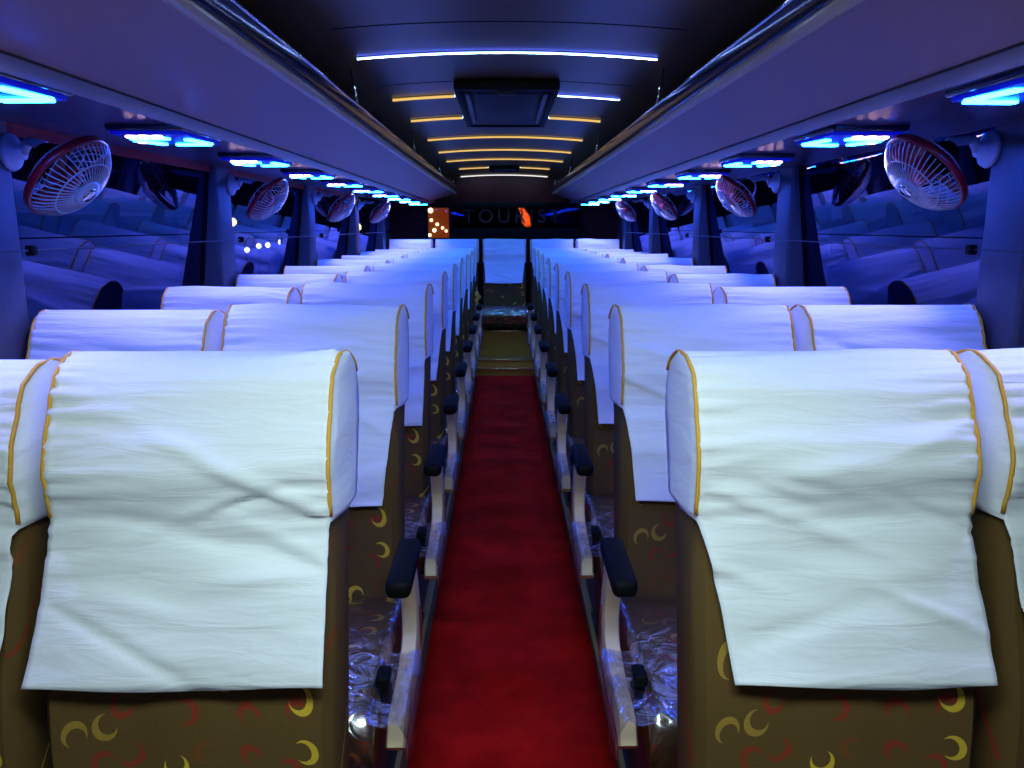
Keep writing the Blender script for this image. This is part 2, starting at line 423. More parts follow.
# ------------------------------------------------------------------ luggage racks
for side, s in (('left', -1), ('right', 1)):
    t = empty('luggage_rack', (0, 0, CAMZ)); tag(t, 'long overhead luggage rack with mauve underside above the %s seats' % side, 'luggage rack')
    e = 7.9; q = .035 if s > 0 else 0
    bm = bmesh.new(); extrude_y(bm, [(s * .474, .303), (s * (.70 - q), .236), (s * (.712 - q), .262), (s * .49, .33)], Y0, e, ny=24); obj('underside_panel', bm, RACK, t, angle=30)
    bm = bmesh.new(); extrude_y(bm, [(s * .456, .308), (s * .460, .300), (s * .468, .298), (s * .476, .300), (s * .480, .312), (s * .462, .322)], Y0, e); obj('edge_moulding', bm, TAN, t, angle=40)
    bm = bmesh.new(); extrude_y(bm, [(s * .458, .318), (s * .452, .335), (s * .452, .356), (s * .470, .362), (s * .480, .32)], Y0, e); obj('front_lip', bm, NAVY, t, angle=40)
    bm = bmesh.new(); 
    extrude_y(bm, [(s * (.460 + .005 * math.cos(a_)), .364 + .005 * math.sin(a_)) for a_ in [2 * PI * i / 12 for i in range(12)]], Y0, e, ny=40)
    for v in bm.verts:
        v.co.z += .0012 * math.sin(v.co.y * 7.3)
    obj('chrome_rail', bm, CHROME, t, angle=60)
    bm = bmesh.new(); extrude_y(bm, [(s * (.700 - q), .232), (s * (.706 - q), .224), (s * (.716 - q), .218), (s * (.724 - q), .214), (s * (.726 - q), .24), (s * (.71 - q), .262)], Y0, e); obj('outer_moulding', bm, mat('mauve_moulding_' + side, (0.10, .07, .09), .3, vary=.05), t, angle=50)
    bm = bmesh.new(); extrude_y(bm, [(s * .474, .37), (s * .50, .40), (s * .56, .44), (s * (.66 - q), .446), (s * (.70 - q), .446), (s * (.70 - q), .28), (s * .48, .33)], Y0, e); obj('inner_shelf', bm, mat('dark_rack_inner_' + side, (.025, .022, .022), .35, vary=.1), t, angle=40)
    bm = bmesh.new(); extrude_y(bm, [(s * .455, .31), (s * (.70 - q), .235), (s * (.70 - q), .44), (s * .48, .38)], e, e + .015); obj('end_cap', bm, NAVY, t, smooth=False)
    y = .93
    while y < 7.8:
        bm = bmesh.new(); tube(bm, [(s * .464, y, .372), (s * .475, y + .02, .43), (s * .49, y + .05, .485)], .0035, 6); obj('rail_support', bm, CHROME, t)
        y += 1.68

# ------------------------------------------------------------------ ceiling light strips
STRIP_WHITE = emissive('white_led_strip', (0.42, 0.66, 1.0), 24)
STRIP_BLUE = emissive('blue_led_edge', (0.10, 0.16, 1.0), 12)
STRIP_FAR = emissive('amber_led_strip', (1.0, 0.62, 0.16), 0.9)
STRIP_FILL = emissive('hidden_fill_led', (0.10, 0.46, 1.0), 46)  # added unseen blue fill behind the amber lips
STRIP_END = emissive('pale_led_strip', (1.0, 0.95, 0.9), 1.1)
def strip(y, x0, x1, m, label, blue=None):
    def mk(yy0, yy1, drop, mm, nm, parent=None):
        bm = bmesh.new(); n = 20; xs = [x0 + (x1 - x0) * i / n for i in range(n + 1)]
        p = [(x, ceil_z(x) - drop) for x in xs] + [(x, ceil_z(x) + .003) for x in reversed(xs)]
        extrude_y(bm, p, yy0, yy1); return obj(nm, bm, mm, parent, smooth=False)
    t = empty('ceiling_light_strip', (0, 0, 0)); tag(t, label, 'light strip')
    mk(y - .008, y + .020, .0025, CEIL, 'channel', t)
    if blue:
        mk(y - .001, y + .005, .006, m, 'diffuser', t); mk(y - .006, y - .002, .0055, blue, 'blue_edge', t)
    else:
        mk(y - .004, y + .001, .012, m, 'diffuser', t)      # the amber lip; an added blue emitter hides behind it to light the seats
        mk(y + .003, y + .020, .006, STRIP_FILL, 'hidden_fill', t)
    return t
for y, nm in ((.05, 'over the driver'), (.88, 'just above the camera'), (1.72, 'ahead of the first seat row')):
    strip(y, -.46, .46, STRIP_WHITE, 'bright white arched ceiling strip light ' + nm, STRIP_BLUE)
strip(2.56, -.45, .45, STRIP_WHITE, 'bright white strip light arching across the ceiling in front of the roof hatch', STRIP_BLUE)
for y, r_ in ((3.35, 'nearer the camera'), (4.0, 'farther from the camera')):
    for sg, sd in ((-1, 'left'), (1, 'right')):
        a, b_ = sorted((sg * .205, sg * .45))
        strip(y, a, b_, STRIP_WHITE if (y < 3.5 and sg > 0) else STRIP_FAR, 'short strip light on the %s of the roof hatch, the one %s' % (sd, r_), STRIP_BLUE if (y < 3.5 and sg > 0) else None)
ords = ['first', 'second', 'third']
for i, y in enumerate((4.87, 5.67, 6.45)):
    strip(y, -.45, .45, STRIP_FAR, 'thin amber strip light across the ceiling, %s beyond the roof hatch' % ords[i])
for sg, sd in ((-1, 'left'), (1, 'right')):
    a, b_ = sorted((sg * .14, sg * .40)); strip(7.35, a, b_, STRIP_FAR, 'short dim amber strip light near the rear of the ceiling, %s side' % sd)
strip(8.42, -.44, .44, STRIP_END, 'thin pale strip light where the ceiling meets the rear wall')
# roof hatch
t = empty('roof_hatch', (0, 3.02, CAMZ + .51)); tag(t, 'dark rectangular roof hatch in the middle of the ceiling', 'roof hatch')
bm = bmesh.new()
box(bm, -.19, .19, 0, .035, -.032, -.001, .004); box(bm, -.19, .19, 1.09, 1.125, -.032, -.001, .004)
box(bm, -.19, -.165, .035, 1.09, -.032, -.001, .004); box(bm, .165, .19, .035, 1.09, -.032, -.001, .004)
obj('hatch_frame', bm, BLACK, t)
bm = bmesh.new(); box(bm, -.165, .165, .035, 1.09, -.025, -.012); box(bm, -.12, .12, .12, 1.0, -.030, -.020, .006); obj('hatch_panel', bm, mat('hatch_grey', (.006, .006, .007), .6, vary=.2), t)
for sg in (-1, 1):
    bm = bmesh.new(); box(bm, sg * .145 - .008, sg * .145 + .008, .10, .95, -.036, -.024, .004); obj('hatch_rail', bm, mat('hatch_rail_grey_%s' % ('a' if sg < 0 else 'b'), (.08, .09, .13), .3, vary=.05), t)
bm = bmesh.new(); box(bm, -.03, .03, .04, .07, -.042, -.028, .004); obj('hatch_handle', bm, DARKFRAME, t)
# small dark air vent at the rear of the ceiling
t = empty('air_vent', (0, 7.2, ceil_z(0))); tag(t, 'small dark air vent near the rear end of the ceiling', 'air vent')
bm = bmesh.new(); box(bm, -.13, .13, 0, .38, -.03, 0.0, .006); obj('vent_body', bm, BLACK, t)
bm = bmesh.new()
for i in range(6): box(bm, -.10, .10, .04 + i * .055, .05 + i * .055, -.036, -.028)
obj('vent_slats', bm, PILLAR, t, smooth=False)

# ------------------------------------------------------------------ overhead LED panels
BAR = emissive('blue_led_bar', (0.003, 0.075, 1.0), 190)
PLATE_GLOW = emissive('blue_plate_glow', (0.0, 0.004, 1.0), 0.40)  # halo of the light bars put into a plate's own glow
SPOT = emissive('pink_white_spot', (1.0, 0.60, 0.70), 16)
def make_panel(s):
    """s = side of the bus; origin on the soffit; +x of the panel runs to the window"""
    t = empty('overhead_light_panel')
    bm = bmesh.new(); box(bm, -.088, .088, -.135, .135, -.008, .012, .008, 3); obj('panel_body', bm, NAVY, t)
    bm = bmesh.new(); box(bm, -.082, .082, -.118, .118, -.0155, -.007, .001); obj('lens', bm, PLATE_GLOW, t)  # dark plate made to glow blue like the bars' halo
    def bar(x0, y0, x1, y1, wd=.0095):
        bm = bmesh.new(); d = Vector((x1 - x0, y1 - y0, 0)); L_ = d.length; 
        box(bm, -L_ / 2, L_ / 2, -wd, wd, -.0205, -.0155, .002)
        bmesh.ops.transform(bm, matrix=Matrix.Translation(((x0 + x1) / 2, (y0 + y1) / 2, 0)) @ Matrix.Rotation(math.atan2(d.y, d.x), 4, 'Z'), verts=bm.verts)
        obj('light_bar', bm, BAR, t)
    k = s
    bar(-.072 * k, .092, .016 * k, .098)            # far long bar, aisle end
    bar(-.074 * k, .080, -.058 * k, -.03)           # aisle side bar
    bar(-.022 * k, -.045, .070 * k, -.040)          # near bar, window end
    bar(.042 * k, .090, .075 * k, -.005)            # window side bar
    for x, y in ((-.01, -.085), (.02, -.087), (.05, -.083), (.073, .03)):
        bm = bmesh.new(); lathe(bm, [(0, -.0215), (.008, -.021), (.013, -.0185), (.013, -.0155), (0, -.0155)], 12)
        bmesh.ops.translate(bm, vec=(x * k, y, 0), verts=bm.verts); obj('spot_lamp', bm, SPOT, t)
    d = bpy.data.lights.get('reading_lamp')
    if d is None:
        d = bpy.data.lights.new('reading_lamp', 'SPOT'); d.energy = 8.5; d.color = (0.40, 0.36, 1.0)
        d.spot_size = math.radians(104); d.spot_blend = .7; d.shadow_soft_size = .012
    l = bpy.data.objects.new('reading_lamp', d); link(l, t); l.location = (.03 * k, -.10, -.035)
    return t
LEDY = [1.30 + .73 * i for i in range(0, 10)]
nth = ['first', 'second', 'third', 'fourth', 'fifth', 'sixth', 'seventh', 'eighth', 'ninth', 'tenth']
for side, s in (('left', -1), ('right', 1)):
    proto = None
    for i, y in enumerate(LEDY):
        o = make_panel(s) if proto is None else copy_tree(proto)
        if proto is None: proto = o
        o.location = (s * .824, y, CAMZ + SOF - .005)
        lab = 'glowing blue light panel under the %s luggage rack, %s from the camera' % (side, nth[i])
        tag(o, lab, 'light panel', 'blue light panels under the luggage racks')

# ------------------------------------------------------------------ wall fans
def make_fan(s):
    """origin = mount point on the pillar face; fan leans into the aisle and down"""
    t = empty('wall_fan')
    n_ = Vector((-s * .72, -.06, -.68)).normalized()
    c = Vector((-s * (.175 if s < 0 else .195), -.085, -.060))            # centre of the rim
    R = Vector((0, 0, 1)).rotation_difference(n_).to_matrix().to_4x4()
    M = Matrix.Translation(c) @ R
    bm = bmesh.new(); lathe(bm, [(0, 0), (.041, 0), (.043, .004), (.039, .012), (.020, .020), (.018, .034), (0, .036)], 28, Matrix.Rotation(-s * PI / 2, 4, 'Y'))
    obj('mount', bm, WIRE, t)
    bm = bmesh.new(); back = c - n_ * .055
    tube(bm, [(-s * .030, 0, 0), (-s * .048, -.004, .022), tuple(back + Vector((s * .01, 0, .03))), tuple(back)], .011, 10, rr=[.013, .011, .011, .014])
    obj('arm', bm, WIRE, t)
    bm = bmesh.new(); lathe(bm, [(0, -.085), (.022, -.082), (.034, -.066), (.037, -.035), (.030, -.012), (0, -.010)], 24, M)
    obj('motor', bm, BLACK, t)
    Rr = .102
    bm = bmesh.new()
    lathe(bm, [(Rr, -.013), (Rr + .005, -.011), (Rr + .005, .003), (Rr, .005), (Rr - .004, .002), (Rr - .004, -.008), (Rr, -.013)], 56, M)
    obj('rim', bm, RED, t)
    def dome(sign, h, col, nm):
        bm = bmesh.new(); N_ = 46 if sign > 0 else 22
        for i in range(N_):
            a = 2 * PI * i / N_ ; pts = []
            for k in range(7):
                q = k / 6; r = .030 + (Rr - .030) * q
                z = sign * (.008 + h * math.cos(q * PI / 2) ** .7)
                aa = a + .16 * q
                pts.append(M @ Vector((r * math.cos(aa), r * math.sin(aa), z)))
            tube(bm, pts, .00135, 4, caps=False)
        ring = [M @ Vector((.070 * math.cos(2 * PI * i / 40), .070 * math.sin(2 * PI * i / 40), sign * (.008 + h * math.cos((.040 / .072) * PI / 2) ** .7))) for i in range(40)]
        tube(bm, ring, .0016, 5, closed=True)
        return obj(nm, bm, col, t)
    cage = dome(1, .040, WIRE, 'front_guard')
    dome(-1, .034, WIRE, 'rear_guard')
    bm = bmesh.new(); lathe(bm, [(.031, .048), (.032, .052), (.022, .056), (0, .058)], 28, M); lathe(bm, [(.031, .048), (0, .047)], 28, M)
    obj('badge', bm, WIRE, cage)
    bm = bmesh.new(); lathe(bm, [(.018, .0572), (.018, .0595), (0, .061)], 20, M); obj('badge_centre', bm, CHROME, cage)
    for q in range(3):
        bm = bmesh.new(); a0 = q * 2 * PI / 3; g = []
        for i in range(7):
            rr = .022 + (.092 - .022) * i / 6; row = []
            for j in range(7):
                f = j / 6; wd = .55 + .55 * math.sin(i / 6 * PI * .8)
                a = a0 + (f - .5) * wd * 1.3
                row.append(bm.verts.new(M @ Vector((rr * math.cos(a), rr * math.sin(a), (f - .5) * .028))))
            g.append(row)
        for i in range(6):
            for j in range(6): bm.faces.new((g[i][j], g[i + 1][j], g[i + 1][j + 1], g[i][j + 1]))
        bmesh.ops.solidify(bm, geom=list(bm.faces), thickness=.0015)
        obj('blade', bm, RED, t)
    bm = bmesh.new(); lathe(bm, [(0, -.012), (.024, -.010), (.024, .010), (.015, .020), (0, .022)], 20, M); obj('hub', bm, RED, t)
    return t
for side, s in (('left', -1), ('right', 1)):
    proto = None
    for i, y in enumerate(PILS[s][1:5]):
        o = make_fan(s) if proto is None else copy_tree(proto)
        if proto is None: proto = o
        o.location = (s * (WALLX - .0655), y + .075 + (.010 if s > 0 else 0), CAMZ + .165 + (.012 if s > 0 else 0))
        tag(o, 'caged wall fan with red rim and blades on the %s pillars, %s from the camera' % (side, nth[i]), 'fan', 'wall fans on the window pillars')
# red pelmet strips above the left windows
PIL = PILS[-1]
for i, (a, b_) in enumerate(zip(PIL[1:4], PIL[2:5])):
    bm = bmesh.new(); n = 30; rows = []
    for j in range(n + 1):
        y = a + .10 + (b_ - a - .20) * j / n; x = -WALLX + .048 + .004 * math.sin(j * 1.3)
        rows.append([bm.verts.new((x, y, CAMZ + .236)), bm.verts.new((x - .002, y, CAMZ + .205))])
    for A, B in zip(rows, rows[1:]): bm.faces.new((A[0], B[0], B[1], A[1]))
    bmesh.ops.solidify(bm, geom=list(bm.faces), thickness=.004)
    o = obj('window_pelmet', bm, PELMET)
    tag(o, 'narrow red fabric pelmet over the left windows, %s from the camera' % nth[i], 'pelmet', 'red pelmets over the left windows')

# ------------------------------------------------------------------ seats
HW = .207
def yf(z): return -.20 * (1.08 - z)
ZF = .90                                                 # where the fitted hood ends
def fb(z):
    """cushion shape of the front: headrest roll, hollow, lumbar bulge"""
    return -.020 * math.exp(-((z - .99) / .05) ** 2) + .005 * math.exp(-((z - .885) / .05) ** 2) - .022 * math.exp(-((z - .66) / .12) ** 2)                       # front face of the backrest
def back_profile(full=True, off=0.0, zlow=.40):
    """closed outline (y,z): up the back, round the headrest, down the front"""
    pts = []
    zb = [zlow, .48, .55, .60, .65, .70, .76, .82, .86, ZF, .92, .95, .98, 1.01, 1.04]
    def th(z): return .115 + .041 * min(1, max(0, (z - .84) / .17)) ** .8
    for z in zb:
        if not full and z < ZF: continue
        pts.append((yf(z) + th(z), z))
    for i in range(1, 12):
        a = PI * i / 12
        pts.append((yf(1.04) + .078 + .078 * math.cos(a), 1.04 + .082 * math.sin(a)))
    for z in reversed(zb):
        if not full and z < ZF: continue
        pts.append((yf(z) + fb(z), z))
    if not off: return pts
    n = len(pts); out = []
    for i, (y, z) in enumerate(pts):
        a = pts[max(i - 1, 0)]; b_ = pts[min(i + 1, n - 1)]
        d = Vector((b_[0] - a[0], b_[1] - a[1])).normalized(); nrm = Vector((d.y, -d.x))
        out.append((y + nrm.x * off, z + nrm.y * off))
    return out
def backrest_mesh():
    bm = bmesh.new(); P = back_profile(); n = len(P)
    inset = []
    for i, (y, z) in enumerate(P):
        a = P[i - 1]; b_ = P[(i + 1) % n]; d = Vector((b_[0] - a[0], b_[1] - a[1])).normalized(); inset.append(Vector((-d.y, d.x)))
    xs = [(-HW, .016), (-HW + .005, .006), (-HW + .016, 0)] + [(-HW + .016 + (2 * HW - .032) * i / 16, 0) for i in range(1, 16)] + [(HW - .016, 0), (HW - .005, .006), (HW, .016)]
    rows = []
    for x, ins in xs:
        row = []
        for i, (y, z) in enumerate(P):
            v = Vector((y, z)) + inset[i] * ins
            if i > n - 12 and z < .90:                      # front: two stitched channels
                v.x += .006 * math.exp(-((abs(x) - .075) / .008) ** 2)
                v.x -= .008 * max(0, (abs(x) - .13) / .07) * (1 if ins == 0 else 0)
            row.append(bm.verts.new((x * taper(v.x, v.y), v.x, v.y)))
        rows.append(row)
    for A, B in zip(rows, rows[1:]):
        for k in range(n): bm.faces.new((A[k], A[(k + 1) % n], B[(k + 1) % n], B[k]))
    bm.faces.new(rows[0]); bm.faces.new(rows[-1])
    return bm
def taper(y, z):
    """the headrest narrows towards its front"""
    f = min(1, max(0, (yf(z) + .125 - y) / .125)); return 1 - .05 * f * min(1, max(0, (z - .80) / .08))
def resample(P, step):
    out = [P[0]]; 
    for a, b_ in zip(P, P[1:]):
        L_ = math.dist(a, b_); k = max(1, round(L_ / step))
        for i in range(1, k + 1): out.append((a[0] + (b_[0] - a[0]) * i / k, a[1] + (b_[1] - a[1]) * i / k))
    return out
def cover_mesh(seed, tl, tr, zb, folds, res=.008):
    """draped cover: tl, tr = x of the tail's bottom corners, zb = its height"""
    rnd = random.Random(seed)
    P = back_profile(False, .010); P = resample(P, res); nfit = len(P)
    # tail hanging down the front
    ztail = ZF; k = max(4, int((ztail - zb) / res)); y0_ = P[-1][0]
    zs = [ztail - (ztail - zb) * i / k for i in range(1, k + 1)]
    for z in zs: P.append((yf(z) + fb(z) - .014 - .020 * min(1, (ztail - z) / .20), z))
    nrm = []
    for i in range(len(P)):
        a = P[max(i - 1, 0)]; b_ = P[min(i + 1, len(P) - 1)]; d = Vector((b_[0] - a[0], b_[1] - a[1])).normalized(); nrm.append(Vector((d.y, -d.x)) * -1)
    # outward normal check
    if nrm[-1].x > 0: nrm = [-v for v in nrm]
    nx = int(2 * HW / res); W_ = HW + .004
    ridges = [(rnd.uniform(-.2, .2), rnd.uniform(.72, 1.05), rnd.uniform(-.5, .5), rnd.uniform(.06, .17), rnd.uniform(.006, .012), rnd.choice((-1, 1, 1)) * rnd.uniform(.005, .010)) for _ in range(folds)]
    bm = bmesh.new(); G = []
    cum = 0
    for j, (y, z) in enumerate(P):
        if j: cum += math.dist(P[j], P[j - 1])
        row = []
        tail = max(0, (ztail - z) / (ztail - zb)) if j >= nfit else 0
        for i in range(nx + 1):
            u = i / nx * 2 - 1; x = u * W_ * taper(y, max(z, ZF))
            if tail > 0:
                q = tail ** .8
                w0 = W_ * .95; xl = -w0 + .006 * math.sin(tail * 2.5) + (tl + w0) * q; xr = w0 - .002 + (tr - w0) * q
                x = xl + (xr - xl) * (u + 1) / 2
            edge = (1 - abs(u)) * W_
            d = 0.0
            if z < 1.1 or j > nfit * .5:
                amp = .0075 * math.exp(-edge / .06) * (1 - tail) * math.exp(-tail * 5)
                d += amp * math.sin(cum * 260 + 4 * noise.noise(Vector((x * 6, cum * 9, seed)))) * (.4 + .6 * abs(noise.noise(Vector((cum * 20, seed, u)))) * 2)
                d += .0085 * noise.noise(Vector((x * 5 + seed, cum * 24, seed * 3.1))) * (1 - .5 * tail)
                d += .010 * noise.noise(Vector((x * 4 + seed, cum * 7, seed * 1.7)))
                for rx, rz, sl, ln, wd, am in ridges:
                    if j < nfit * .45: break
                    dz = (z - rz) - sl * (x - rx); g_ = math.exp(-(dz / wd) ** 2) * math.exp(-((x - rx) / ln) ** 2)
                    d += am * g_
            d += tail * .012 * noise.noise(Vector((x * 7, seed * 2.3, cum * 2)))
            if j < nfit and edge < .004: d *= .3
            d = max(d, -.010) if tail > 0 else max(d, -.0055)
            zz = z + nrm[j].y * d
            if tail > .97: zz += .004 * math.sin(u * 3 + seed)
            row.append(bm.verts.new((x, y + nrm[j].x * d, zz)))
        G.append(row)
    EDGE = [[tuple(r_[c_].co) for r_ in G] for c_ in (0, nx)]
    for A, B in zip(G, G[1:]):
        for i in range(nx): bm.faces.new((A[i], A[i + 1], B[i + 1], B[i]))
    # side panels: fan between the back half and front half of the outline
    for col in (0, nx):
        ring = [G[j][col] for j in range(nfit)]
        sg = -1 if col == 0 else 1
        inner = [bm.verts.new(v.co) for v in ring]
        m = len(ring); S2 = 5; lo, hi = 0, m - 1
        pairs = []
        while lo < hi: pairs.append((lo, hi)); lo += 1; hi -= 1
        prev = None
        for a, b_ in pairs:
            A, B = inner[a].co, inner[b_].co
            line = [inner[a]] + [bm.verts.new(A.lerp(B, q / S2) + Vector((sg * .006 * math.sin(q / S2 * PI) + .003 * noise.noise(A * 14 + Vector((seed, q, 0))), 0, 0))) for q in range(1, S2)] + [inner[b_]]
            if prev:
                for q in range(S2): bm.faces.new((prev[q], prev[q + 1], line[q + 1], line[q]))
            prev = line
    bmesh.ops.remove_doubles(bm, verts=bm.verts, dist=.00002)
    pip = []
    for sg in (-1, 1):
        path = [EDGE[0 if sg < 0 else 1][j] for j in range(int(nfit * .36), nfit)]
        pip.append([(x + sg * .001, y, z) for x, y, z in path[::2]])
    return bm, pip
def cushion_mesh(off=0.0, wrap=False, seed=0):
    """rounded seat cushion, y from the backrest forward (-y)"""
    bm = bmesh.new(); ys0, ys1 = -.075, -.60; hw = .217
    nu, nv = 22, 26; G = []
    prof = []
    for i in range(nv + 1):
        f = i / nv
        if f < .62: y = ys0 + (ys1 + .055 - ys0) * (f / .62); z = .455 + .018 * math.sin(f / .62 * PI * .9)
        elif f < .85:
            a = (f - .62) / .23 * PI / 2; y = ys1 + .055 - .055 * math.sin(a); z = .400 + .0605 * math.cos(a)
        else: y = ys1 + .012 * (f - .85) / .15; z = .400 - .07 * (f - .85) / .15
        prof.append((y, z))
    for (y, z) in prof:
        row = []
        for i in range(nu + 1):
            u = i / nu * 2 - 1
            x = hw * math.sin(u * PI / 2 * 1.0) if abs(u) < .999 else hw * u
            e = max(0, (abs(u) - .72) / .28)
            zz = z - .028 * e ** 2.2
            d = off
            if wrap: d += .006 * noise.noise(Vector((x * 13, y * 13, z * 13 + seed))) + .004 * abs(noise.noise(Vector((x * 30, y * 22, seed))))
            row.append(bm.verts.new((x * (1 + d * 1.2), y - d * .6, zz + d)))
        G.append(row)
    for A, B in zip(G, G[1:]):
        for i in range(nu): bm.faces.new((A[i], A[i + 1], B[i + 1], B[i]))
    if not wrap:
        b1 = [e for e in bm.edges if e.is_boundary]
        r = bmesh.ops.extrude_edge_only(bm, edges=b1)
        vs = [v for v in r['geom'] if isinstance(v, bmesh.types.BMVert)]
        for v in vs:
            v.co.z = .325; v.co.x *= .96
        bmesh.ops.contextual_create(bm, geom=[e for e in bm.edges if e.is_boundary])
    return bm
BODY = None; PROTO_COVERS = {}
def pipe_mesh(path):
    bm = bmesh.new(); tube(bm, path, .0032, 8); return bm
def arm_path(s):
    return [(-.335, .655), (-.312, .605), (-.285, .545), (-.275, .500), (-.285, .455), (-.315, .425), (-.37, .408), (-.43, .400), (-.49, .402), (-.535, .402), (-.56, .378)]
SHARED = {}
def shared(key, fn, name, m, parent, angle=None):
    if key in SHARED:
        o = SHARED[key].copy(); sc.collection.objects.link(o); o.parent = parent; return o
    o = obj(name, fn(), m, parent, angle=angle); SHARED[key] = o; return o
def make_seat(kind, cover_args, short=False):
    """kind: +1 arm on +x side, -1 arm on -x side, 0 none"""
    t = empty('passenger_seat')
    shared('back', backrest_mesh, 'backrest', FABRIC, t, 50)
    def coverf():
        bm, p = cover_mesh(*cover_args); PROTO_COVERS[cover_args] = p; return bm
    cv = shared(('cover', cover_args), coverf, 'headrest_cover', CLOTH, t)
    if not cv.modifiers:
        md = cv.modifiers.new('cloth_thickness', 'SOLIDIFY'); md.thickness = .0015; md.offset = 1
    for i, p in enumerate(PROTO_COVERS[cover_args]): shared(('pipe', cover_args, i), lambda: pipe_mesh(p), 'piping', PIPING, cv)
    cu_ = shared('cushion', cushion_mesh, 'seat_cushion', FABRIC, t, 60)
    def wrapf():
        bm = cushion_mesh(.006, True, 3)
        # loose corner of film hanging at the aisle side
        for sg in ((kind,) if kind else ()):
            g = []
            for i in range(7):
                row = []
                for j in range(7):
                    f, q = i / 6, j / 6
                    x = sg * (.212 + .072 * math.sin(min(1, q * 1.5) * PI / 2) + .010 * noise.noise(Vector((f * 5, q * 4, 1.5))))
                    y = -.36 - .25 * f + .03 * noise.noise(Vector((q * 3, f * 2, 4)))
                    z = .462 - (.03 + .075 * f * (1 - .5 * abs(math.sin(f * 8)))) * max(0, q - .35) / .65 + .010 * noise.noise(Vector((f * 7, q * 5, 8)))
                    row.append(bm.verts.new((x, y, z)))
                g.append(row)
            for i in range(6):
                for j in range(6): bm.faces.new((g[i][j], g[i + 1][j], g[i + 1][j + 1], g[i][j + 1]))
        return bm
    w_ = shared(('wrap', kind), wrapf, 'plastic_wrap', FILM, cu_)
    # seat pan and legs
    def panf():
        bm = bmesh.new(); box(bm, -.20, .20, -.56, .02, .285, .326, .01); return bm
    shared('pan', panf, 'seat_frame', DARKFRAME, t)
    zl = .0 if not short else .20
    for x in (-.15, .15):
        def legf():
            bm = bmesh.new()
            box(bm, x - .02, x + .02, -.40, -.08, zl + .012, .290, .008); box(bm, x - .03, x + .03, -.44, -.04, zl, zl + .014, .004)
            return bm
        shared(('leg', x, short), legf, 'leg', DARKFRAME, t)
    if kind:
        def armf():
            bm = bmesh.new(); pts = arm_path(kind); n = len(pts); rows = []
            wds = [.020, .022, .026, .030, .034, .036, .036, .034, .030, .024, .012]
            for i, (y, z) in enumerate(pts):
                a = pts[max(0, i - 1)]; b_ = pts[min(n - 1, i + 1)]; d = Vector((b_[0] - a[0], b_[1] - a[1])).normalized(); nr = Vector((-d.y, d.x)); h = wds[i]
                row = []
                for (dx, dn) in ((-.014, -1), (.014, -1), (.018, -.6), (.018, .6), (.014, 1), (-.014, 1), (-.018, .6), (-.018, -.6)):
                    row.append(bm.verts.new((kind * .252 + dx, y + nr.x * h * dn, z + nr.y * h * dn)))
                rows.append(row)
            for A, B in zip(rows, rows[1:]):
                for k in range(8): bm.faces.new((A[k], A[(k + 1) % 8], B[(k + 1) % 8], B[k]))
            bm.faces.new(rows[0]); bm.faces.new(rows[-1])
            return bm
        am = shared(('arm', kind), armf, 'armrest', CREAM, t, 40)
        def padf():
            bm = bmesh.new(); box(bm, kind * .257 - .024, kind * .257 + .024, -.515, -.30, .652, .688, .014, 4)
            for v in bm.verts:
                if v.co.y < -.48: v.co.z += (v.co.y + .48) * .16
            return bm
        shared(('pad', kind), padf, 'armrest_pad', BLACK, am, 50)
        def leverf():
            bm = bmesh.new(); x = kind * .222
            box(bm, x - .010, x + .010, -.50, -.47, .43, .475, .005); box(bm, x - .013, x + .013, -.51, -.46, .466, .490, .006); return bm
        shared(('lever', kind), leverf, 'recline_lever', BLACK, am)
        def trimf():
            bm = bmesh.new(); x = kind * .272
            tube(bm, [(x, y - .004, z - .02) for y, z in arm_path(kind)[2:]], .0035, 6); return bm
        shared(('trim', kind), trimf, 'edge_strip', mat('dark_red_strip_%s' % ('a' if kind > 0 else 'b'), (.18, .02, .02), .4, vary=.05), am)
    return t

A1 = (11, -.218, .203, .690, 9)          # front left aisle cover
A2 = (23, -.160, .210, .688, 10)         # front right aisle cover
VAR = [(3, -.185, .195, .70, 6), (5, -.19, .175, .69, 7), (8, -.17, .195, .695, 6), (13, -.19, .188, .71, 7), (17, -.180, .180, .70, 6)]
SX = [-.916, -.466, .466, .916]
rown = ['first', 'second', 'third', 'fourth', 'fifth', 'sixth', 'seventh', 'eighth', 'ninth', 'rear']
protos = {}
for r_ in range(NROW + 1):
    last = r_ == NROW
    y = LAST if last else ROW0 + PITCH * r_
    cols = list(enumerate(SX)) + ([(4, 0.0)] if last else [])
    for c_, x in cols:
        left = x < 0; aisle = c_ in (1, 2)
        kind = 0 if (last or not aisle) else (1 if left else -1)
        if r_ == 0 and c_ == 1: ca = A1
        elif r_ == 0 and c_ == 2: ca = A2
        else: ca = VAR[(r_ * 3 + c_ * 2 + r_ * c_) % 5]
        key = (kind, ca, last)
        if key not in protos: o = protos[key] = make_seat(kind, ca, last)
        else: o = copy_tree(protos[key])
        rise = .13 if last else 0.0
        o.location = (x, y, rise)
        if c_ == 0 and not last: o.scale = (1, 1, .99)
        if last: o.scale = (1, 1, .94)
        if c_ == 4: lab = 'white-covered middle seat of the rear row, facing straight down the aisle'
        else:
            place = ('aisle' if aisle else 'window')
            lab = 'white-covered %s seat left of the red carpet' % place if left else 'white-covered %s seat right of the red carpet' % place
            lab += ', rear row' if last else ', %s row from the camera' % rown[r_]
        tag(o, lab, 'seat', 'white-covered bus seats')

